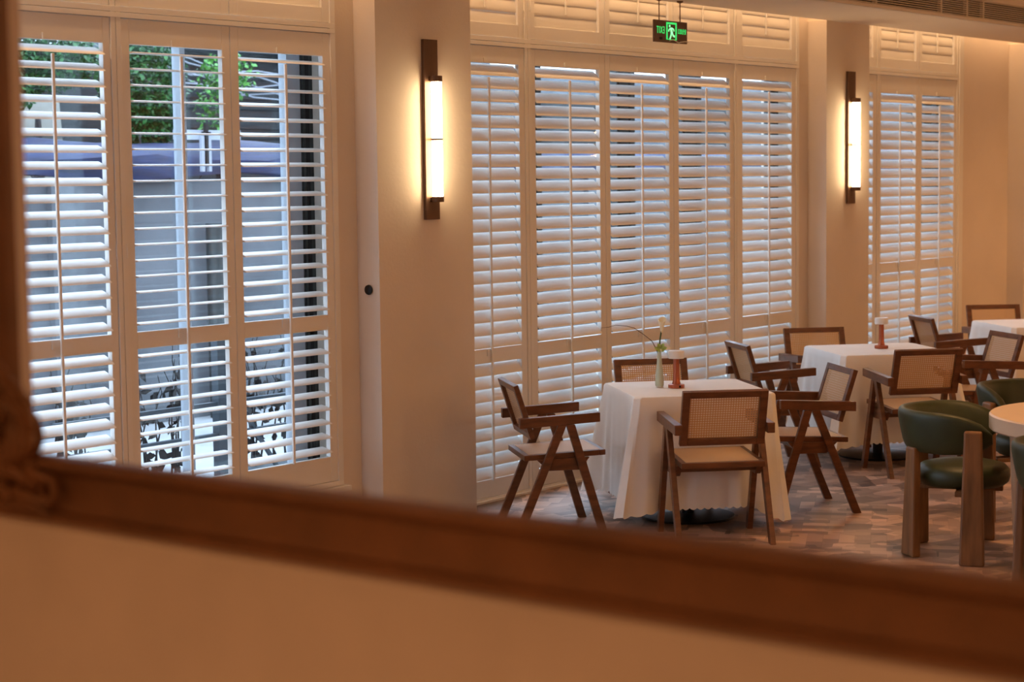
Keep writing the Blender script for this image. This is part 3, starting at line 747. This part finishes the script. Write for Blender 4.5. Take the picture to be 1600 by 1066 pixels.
# ------------------------------------------------------------------ green barrel armchairs and round table
def arc_ring(parent):
    """upholstered wrap-around backrest: half circle behind, arms reaching forward, padded section"""
    path = []
    r = .285
    path.append((r+.004, .165)); path.append((r+.004, .11)); path.append((r+.002, .05))
    for i in range(0, 25): a = -PI*i/24; path.append((r*math.cos(a), r*math.sin(a)))
    path += [(-r-.002, .05), (-r-.004, .11), (-r-.004, .165)]
    n = len(path); mb = MB(); m = 20; vs = []
    for i, (x, y) in enumerate(path):
        x0, y0 = path[max(0, i-1)]; x1, y1 = path[min(n-1, i+1)]
        d = math.hypot(x1-x0, y1-y0); tx, ty = (x1-x0)/d, (y1-y0)/d; nx, ny = -ty, tx
        if nx*x+ny*(y-.0) < 0: nx, ny = -nx, -ny
        e = min(i, n-1-i); endf = min(1, e/2.0) if e < 3 else 1
        endf = [.35, .82, .96][e] if e < 3 else 1
        arm = max(0, (y+.10)/.27); arm = min(1, arm)
        zt = .752-.050*arm**1.5; zb = .535+.015*arm
        zc = (zt+zb)/2; hh = (zt-zb)/2*endf; th = .034*(.6+.4*endf)
        for k_ in range(m):
            a = 2*PI*k_/m; ca, sa = math.cos(a), math.sin(a)
            cx_ = math.copysign(abs(ca)**.7, ca); sz_ = math.copysign(abs(sa)**.55, sa)
            lean = .022*sz_                    # the band flares outwards at the top
            vs.append((x+nx*(th*cx_+lean), y+ny*(th*cx_+lean), zc+hh*sz_))
    fs = [(i*m+k_, i*m+(k_+1) % m, (i+1)*m+(k_+1) % m, (i+1)*m+k_) for i in range(n-1) for k_ in range(m)]
    fs += [tuple(range(m-1, -1, -1)), tuple((n-1)*m+k_ for k_ in range(m))]
    mb.add(vs, fs); return mb.build('backrest', M_['green'], parent, smooth=True)
def green_chair(x, y, a, label, proto_=[None]):
    if proto_[0]:
        o = copy_tree(proto_[0])
    else:
        o = thing('barrel_armchair', label, 'chair'); proto_[0] = o
        arc_ring(o)
        MB().lathe([(.16, .352), (.205, .356), (.228, .375), (.236, .405), (.232, .435), (.212, .458), (.165, .470), (.08, .474), (.01, .475)], 44).build('seat_cushion', M_['green'], o, smooth=True)
        MB().box(-.26, .26, -.02, .02, .325, .352).box(-.02, .02, -.24, .20, .325, .352).box(-.30, -.02, .055, .09, .330, .352).box(.02, .30, .055, .09, .330, .352).build('seat_rail', M_['legwood'], o, bevel=.004)
        def slab(ang_pos, zt, zb=0, px=None):
            (cx_, cy_), dirn = px
            c_, s_ = math.cos(dirn), math.sin(dirn)        # radial direction
            lm = MB()
            def rect(z, wt, th, off): 
                return [(cx_+c_*(off+i*th)-s_*j*wt, cy_+s_*(off+i*th)+c_*j*wt, z) for i, j in ((-1, -1), (1, -1), (1, 1), (-1, 1))]
            lm.hull8(rect(0, .062, .025, .012), rect(zt, .044, .021, 0)); lm.build('leg', M_['legwood'], o, bevel=.010)
        slab(0, .672, px=((.345, .075), 0)); slab(0, .672, px=((-.345, .075), PI))
        slab(0, .560, px=((.165, -.235), R(-55))); slab(0, .560, px=((-.165, -.235), R(-125)))
    o.location = (x, y, 0); o.rotation_euler = (0, 0, R(a-90)); o['label'] = label; o['group'] = 'green barrel armchairs around the round table'
    return o
green_chair(8.97, 4.14, 290, 'dark green barrel armchair shown whole, nearest the round table edge')
green_chair(10.16, 4.25, 235, 'dark green barrel armchair behind the round table, its top rim showing')
green_chair(8.11, 3.15, 312, 'dark green barrel armchair cut off at the lower right edge')
rt_ = thing('round_table', 'pale round table with a thick edge at the right', 'table', (9.12, 3.38, 0))
MB().lathe([(.58, .665), (.622, .668), (.630, .676), (.630, .742), (.622, .750), (.58, .7505)], 72).build('tabletop', M_['tabletop'], rt_, smooth=True)
for a in (38+90, 38-90, 218, 38):
    MB().tube([(.50*math.cos(R(a)), .50*math.sin(R(a)), 0), (.52*math.cos(R(a)), .52*math.sin(R(a)), .67)], [.018, .026], 16).build('leg', M_['tabletop'], rt_, smooth=True)

# ------------------------------------------------------------------ the courtyard outside
struct(MB().box(-12, 44, WT, 26, -.14, -.02).box(-12, 2.03, 3.5, WT, -.14, -.02), 'ground', M_['ground'], 'pale grey paved ground of the courtyard outside', 'ground')
cw = thing('concrete_wall', 'stained grey concrete boundary wall across the courtyard', 'wall', (4, 11.8, -.02))
MB().box(0, 22, 0, .25, 0, 1.97).build('wall_body', M_['concrete'], cw)
cp = MB()
for x in (5.2, 8.6, 12.2): cp.box(x, x+.22, -.06, 0, 0, 1.97)
cp.box(0, 22, -.012, 0, 1.61, 1.635)
cp.build('pilasters', M_['concrete'], cw)
tp = MB(); n = 90; rows = [(-.08, 1.995), (-.10, 2.03), (-.10, 2.14), (.02, 2.24), (.25, 2.27), (.5, 2.25)]
rr = random.Random(4); vs = []
for j, (dy, z) in enumerate(rows):
    for i in range(n):
        vs.append((i*.24, dy+.03*math.sin(i*.9+j)+rr.uniform(-.01, .01), z+.025*math.sin(i*.7+j*1.3)+rr.uniform(-.012, .012)))
k0 = len(vs); vs += [(a, b+.004, c-.006) for a, b, c in vs]
fs = [(j*n+i, j*n+i+1, (j+1)*n+i+1, (j+1)*n+i) for j in range(len(rows)-1) for i in range(n-1)]
fs += [tuple(k0+q for q in f[::-1]) for f in fs]
tag(tp.add(vs, fs).build('blue_tarpaulin', M_['tarp'], smooth=True, loc=(4, 11.8, 0)), 'wrinkled blue tarpaulin laid over the courtyard wall', 'tarpaulin')
# bright slats fixed above the tarp with a black clip
bk = thing('wall_bracket', 'pale double post with black clip standing on the tarpaulin', 'bracket', (10.69, 11.62, 2.03))
MB().box(-.045, -.015, 0, .03, 0, .30).box(.03, .06, 0, .03, 0, .30).box(-.30, .42, .03, .06, .26, .34).build('pale_posts', M_['white_metal'], bk)
MB().box(-.006, .022, -.01, .02, .05, .40).box(-.03, .05, -.01, .02, .30, .325).build('black_clip', M_['black'], bk)
sh = thing('shed', 'dark sided shed beyond the tarpaulined wall', 'shed', (12.0, 14.2, -.02))
MB().box(0, 5, 0, 3, 0, 3.25).build('shed_wall', M_['shed'], sh)
sl = MB()
for i in range(13): sl.box(0, 5, -.02, 0, 2.0+i*.1, 2.06+i*.1)
sl.build('siding', M_['shed'], sh)
MB().box(-.2, 5.2, -.35, 3.2, 3.25, 3.32).build('shed_roof', M_['steel'], sh)
bx_ = thing('cream_cabin', 'small cream box with sloping side seen through the left shutter', 'cabin', (10.8, 14.2, -.02))
MB().hull8([(-.05, 0, 0), (.65, 0, 0), (.65, .8, 0), (-.05, .8, 0)], [(-.05, 0, 2.76), (.45, 0, 2.76), (.45, .8, 2.76), (-.05, .8, 2.76)]).build('cabin_body', M_['cream'], bx_)
MB().box(-.1, .7, -.03, .83, 2.4, 2.44).build('cabin_band', M_['steel'], bx_)
dk = thing('garden_building', 'dark grey building block far behind the courtyard trees', 'building', (4.0, 17, -.02))
MB().box(0, 7, 0, 3, 0, 3.3).build('building_wall', M_['shed'], dk)
MB().box(-.2, 7.2, -.2, 3.2, 3.3, 3.4).build('building_roof', M_['steel'], dk)
gb = thing('sky_screen_building', 'long blue-grey building added to hide bright sky behind the shutter gaps', 'building', (17.6, 14.6, -.02))  # added to keep raw sky from showing between the closed louvres
MB().box(0, 22, 0, 4, 0, 3.3).build('building_wall', M_['concrete'], gb)
for i in range(6): MB().box(1.5+3.4*i, 2.9+3.4*i, -.02, 0, 1.9, 3.0).build('building_window', M_['gasket'], gb)
def tree(x, y, h, spec, nleaf, lab, m, seed, cat='tree'):
    rd = random.Random(seed)
    t = thing('courtyard_tree', lab, cat, (x, y, -.02))
    tk = MB(); tk.tube([(0, 0, 0), (.05, .02, h*.5), (-.03, .0, h*.8), (.02, .05, h)], [.09, .07, .05, .025], 8)
    for i in range(7):
        a = rd.uniform(0, 6.28); z = h*rd.uniform(.55, .95); L_ = rd.uniform(.2, .4)
        tk.tube([(0, 0, z), (math.cos(a)*L_*.5, math.sin(a)*L_*.5, z+.12), (math.cos(a)*L_, math.sin(a)*L_, z+rd.uniform(-.2, .4))], [.03, .018, .006], 6)
    tk.build('trunk', M_['bark'], t, smooth=True)
    lf = MB()
    for i in range(nleaf):
        (cx_, cy_, cz_), (rx, ry, rz_) = rd.choice(spec)
        while True:
            p = Vector((rd.uniform(-1, 1), rd.uniform(-1, 1), rd.uniform(-1, 1)))
            if .35 < p.length < 1: break
        p = Vector((cx_+p.x*rx, cy_+p.y*ry, cz_+p.z*rz_))
        d = Vector((rd.uniform(-1, 1), rd.uniform(-1, 1), rd.uniform(-.9, .2))).normalized(); s_ = d.cross(Vector((rd.uniform(-1, 1), rd.uniform(-1, 1), 1))).normalized()
        L_ = rd.uniform(.03, .075); W_ = L_*.3
        lf.add([p, p+d*L_*.5+s_*W_, p+d*L_, p+d*L_*.5-s_*W_], [(0, 1, 2, 3)])
    lf.build('foliage', m, t)
    return t
tree(9.9, 12.75, 2.5, [((0, 0, 3.0), (.6, .4, .28)), ((-.55, 0, 2.85), (.5, .4, .38))], 9000, 'bushy green tree above the wall behind the left shutter panel', M_['leaf'], 3)
tree(11.0, 12.75, 2.4, [((0, 0, 2.85), (.38, .4, .50)), ((-.02, 0, 2.5), (.34, .3, .25))], 9000, 'dense green tree above the wall behind the flat-louvred panel', M_['leaf'], 5)
tree(11.50, 12.3, 2.3, [((-.05, 0, 2.7), (.16, .25, .40)), ((.1, 0, 2.9), (.25, .25, .22))], 900, 'light green sapling at the edge of the dense tree', M_['leaf2'], 7)
# overhead cables hanging in front of the shed
cb_ = MB(); rd = random.Random(9)
for i in range(7):
    z0 = rd.uniform(2.85, 3.2); y = 13.6+rd.uniform(0, .4); sag = rd.uniform(.1, .3)
    cb_.tube([(11.9+.45*j, y, z0-sag*math.sin(PI*j/10)+.05*math.sin(j*1.7+i)) for j in range(11)], .006, 5)
tag(cb_.build('overhead_cables', M_['white_metal'], smooth=True), 'tangle of pale overhead cables before the dark shed', 'cables', None, 'stuff')
# dried hanging vines in planters near the glass
def vines(x, y, n_, h, lab, seed, leafy=False, w_=.3):
    rd = random.Random(seed)
    t = thing('vine_planter', lab, 'plant', (x, y, -.02))
    MB().hull8([(-w_, -.1, 0), (w_, -.1, 0), (w_, .1, 0), (-w_, .1, 0)], [(-w_-.03, -.12, .09), (w_+.03, -.12, .09), (w_+.03, .12, .09), (-w_-.03, .12, .09)]).build('planter', M_['steel'], t, bevel=.01)
    st = MB(); lf = MB()
    for i in range(n_):
        x0 = rd.uniform(-w_, w_); y0 = rd.uniform(-.08, .08); hh = h*rd.uniform(.7, 1.05); dx = rd.uniform(-.12, .12)
        pts = [(x0+dx*k/6+.018*math.sin(k*1.9+i), y0+.02*math.sin(k*2.3+i), .1+(hh-.1)*k/6) for k in range(7)]
        st.tube(pts, [.008-.0009*k for k in range(7)], 5)
        for k in range(11):
            q = rd.uniform(.12, 1); b = Vector(pts[min(6, int(q*6))])+Vector((rd.uniform(-.02, .02), 0, rd.uniform(-.05, .05)))
            d = Vector((rd.uniform(-1, 1), rd.uniform(-.6, .6), rd.uniform(-1.5, .2))).normalized(); s_ = d.cross(Vector((.2, 1, .1))).normalized()
            L_ = rd.uniform(.04, .10); W_ = L_*rd.uniform(.18, .35)
            lf.add([b, b+d*L_*.4+s_*W_, b+d*L_, b+d*L_*.5-s_*W_], [(0, 1, 2, 3)])
    st.build('stems', M_['darkstem'], t, smooth=True); lf.build('leaves', M_['leaf'] if leafy else M_['darkstem'], t)
vines(7.87, 9.0, 9, .98, 'dark dried vine bundle seen low through the flat-louvred panel', 1, w_=.16)
vines(8.80, 9.0, 9, .98, 'dark dried vine bundle seen low through the right-hand left-window panel', 2, w_=.22)
vines(7.25, 9.0, 8, .9, 'dark vine with a few green leaves seen low at far left', 3, w_=.16)
vines(6.70, 9.15, 16, 1.0, 'leafy green vine low behind the far left panel', 6, True, w_=.16)
rl = thing('steel_barrier', 'grey steel courtyard barrier with post and diagonal brace', 'barrier', (8.2, 8.85, -.02))
MB().box(-.035, .035, -.03, .03, 0, .98).build('post', M_['steel'], rl)
MB().box(-1.3, 1.9, -.02, .02, .33, .375).box(-1.3, 1.9, -.02, .02, .55, .575).build('rails', M_['steel'], rl)
MB().beam((.03, 0, .74), (.55, 0, .02), .028, .02, (0, 1, 0)).build('brace', M_['steel'], rl)
pp = thing('drain_pipe', 'dark green drainpipe against the concrete wall', 'pipe', (10.80, 11.66, -.02))
MB().tube([(0, 0, 0), (0, 0, 1.62)], .075, 16).build('pipe_body', M_['alu'], pp, smooth=True)
MB().tube([(.16, 0, 0), (.16, 0, 1.72)], .03, 12).build('thin_pipe', M_['white_metal'], pp, smooth=True)
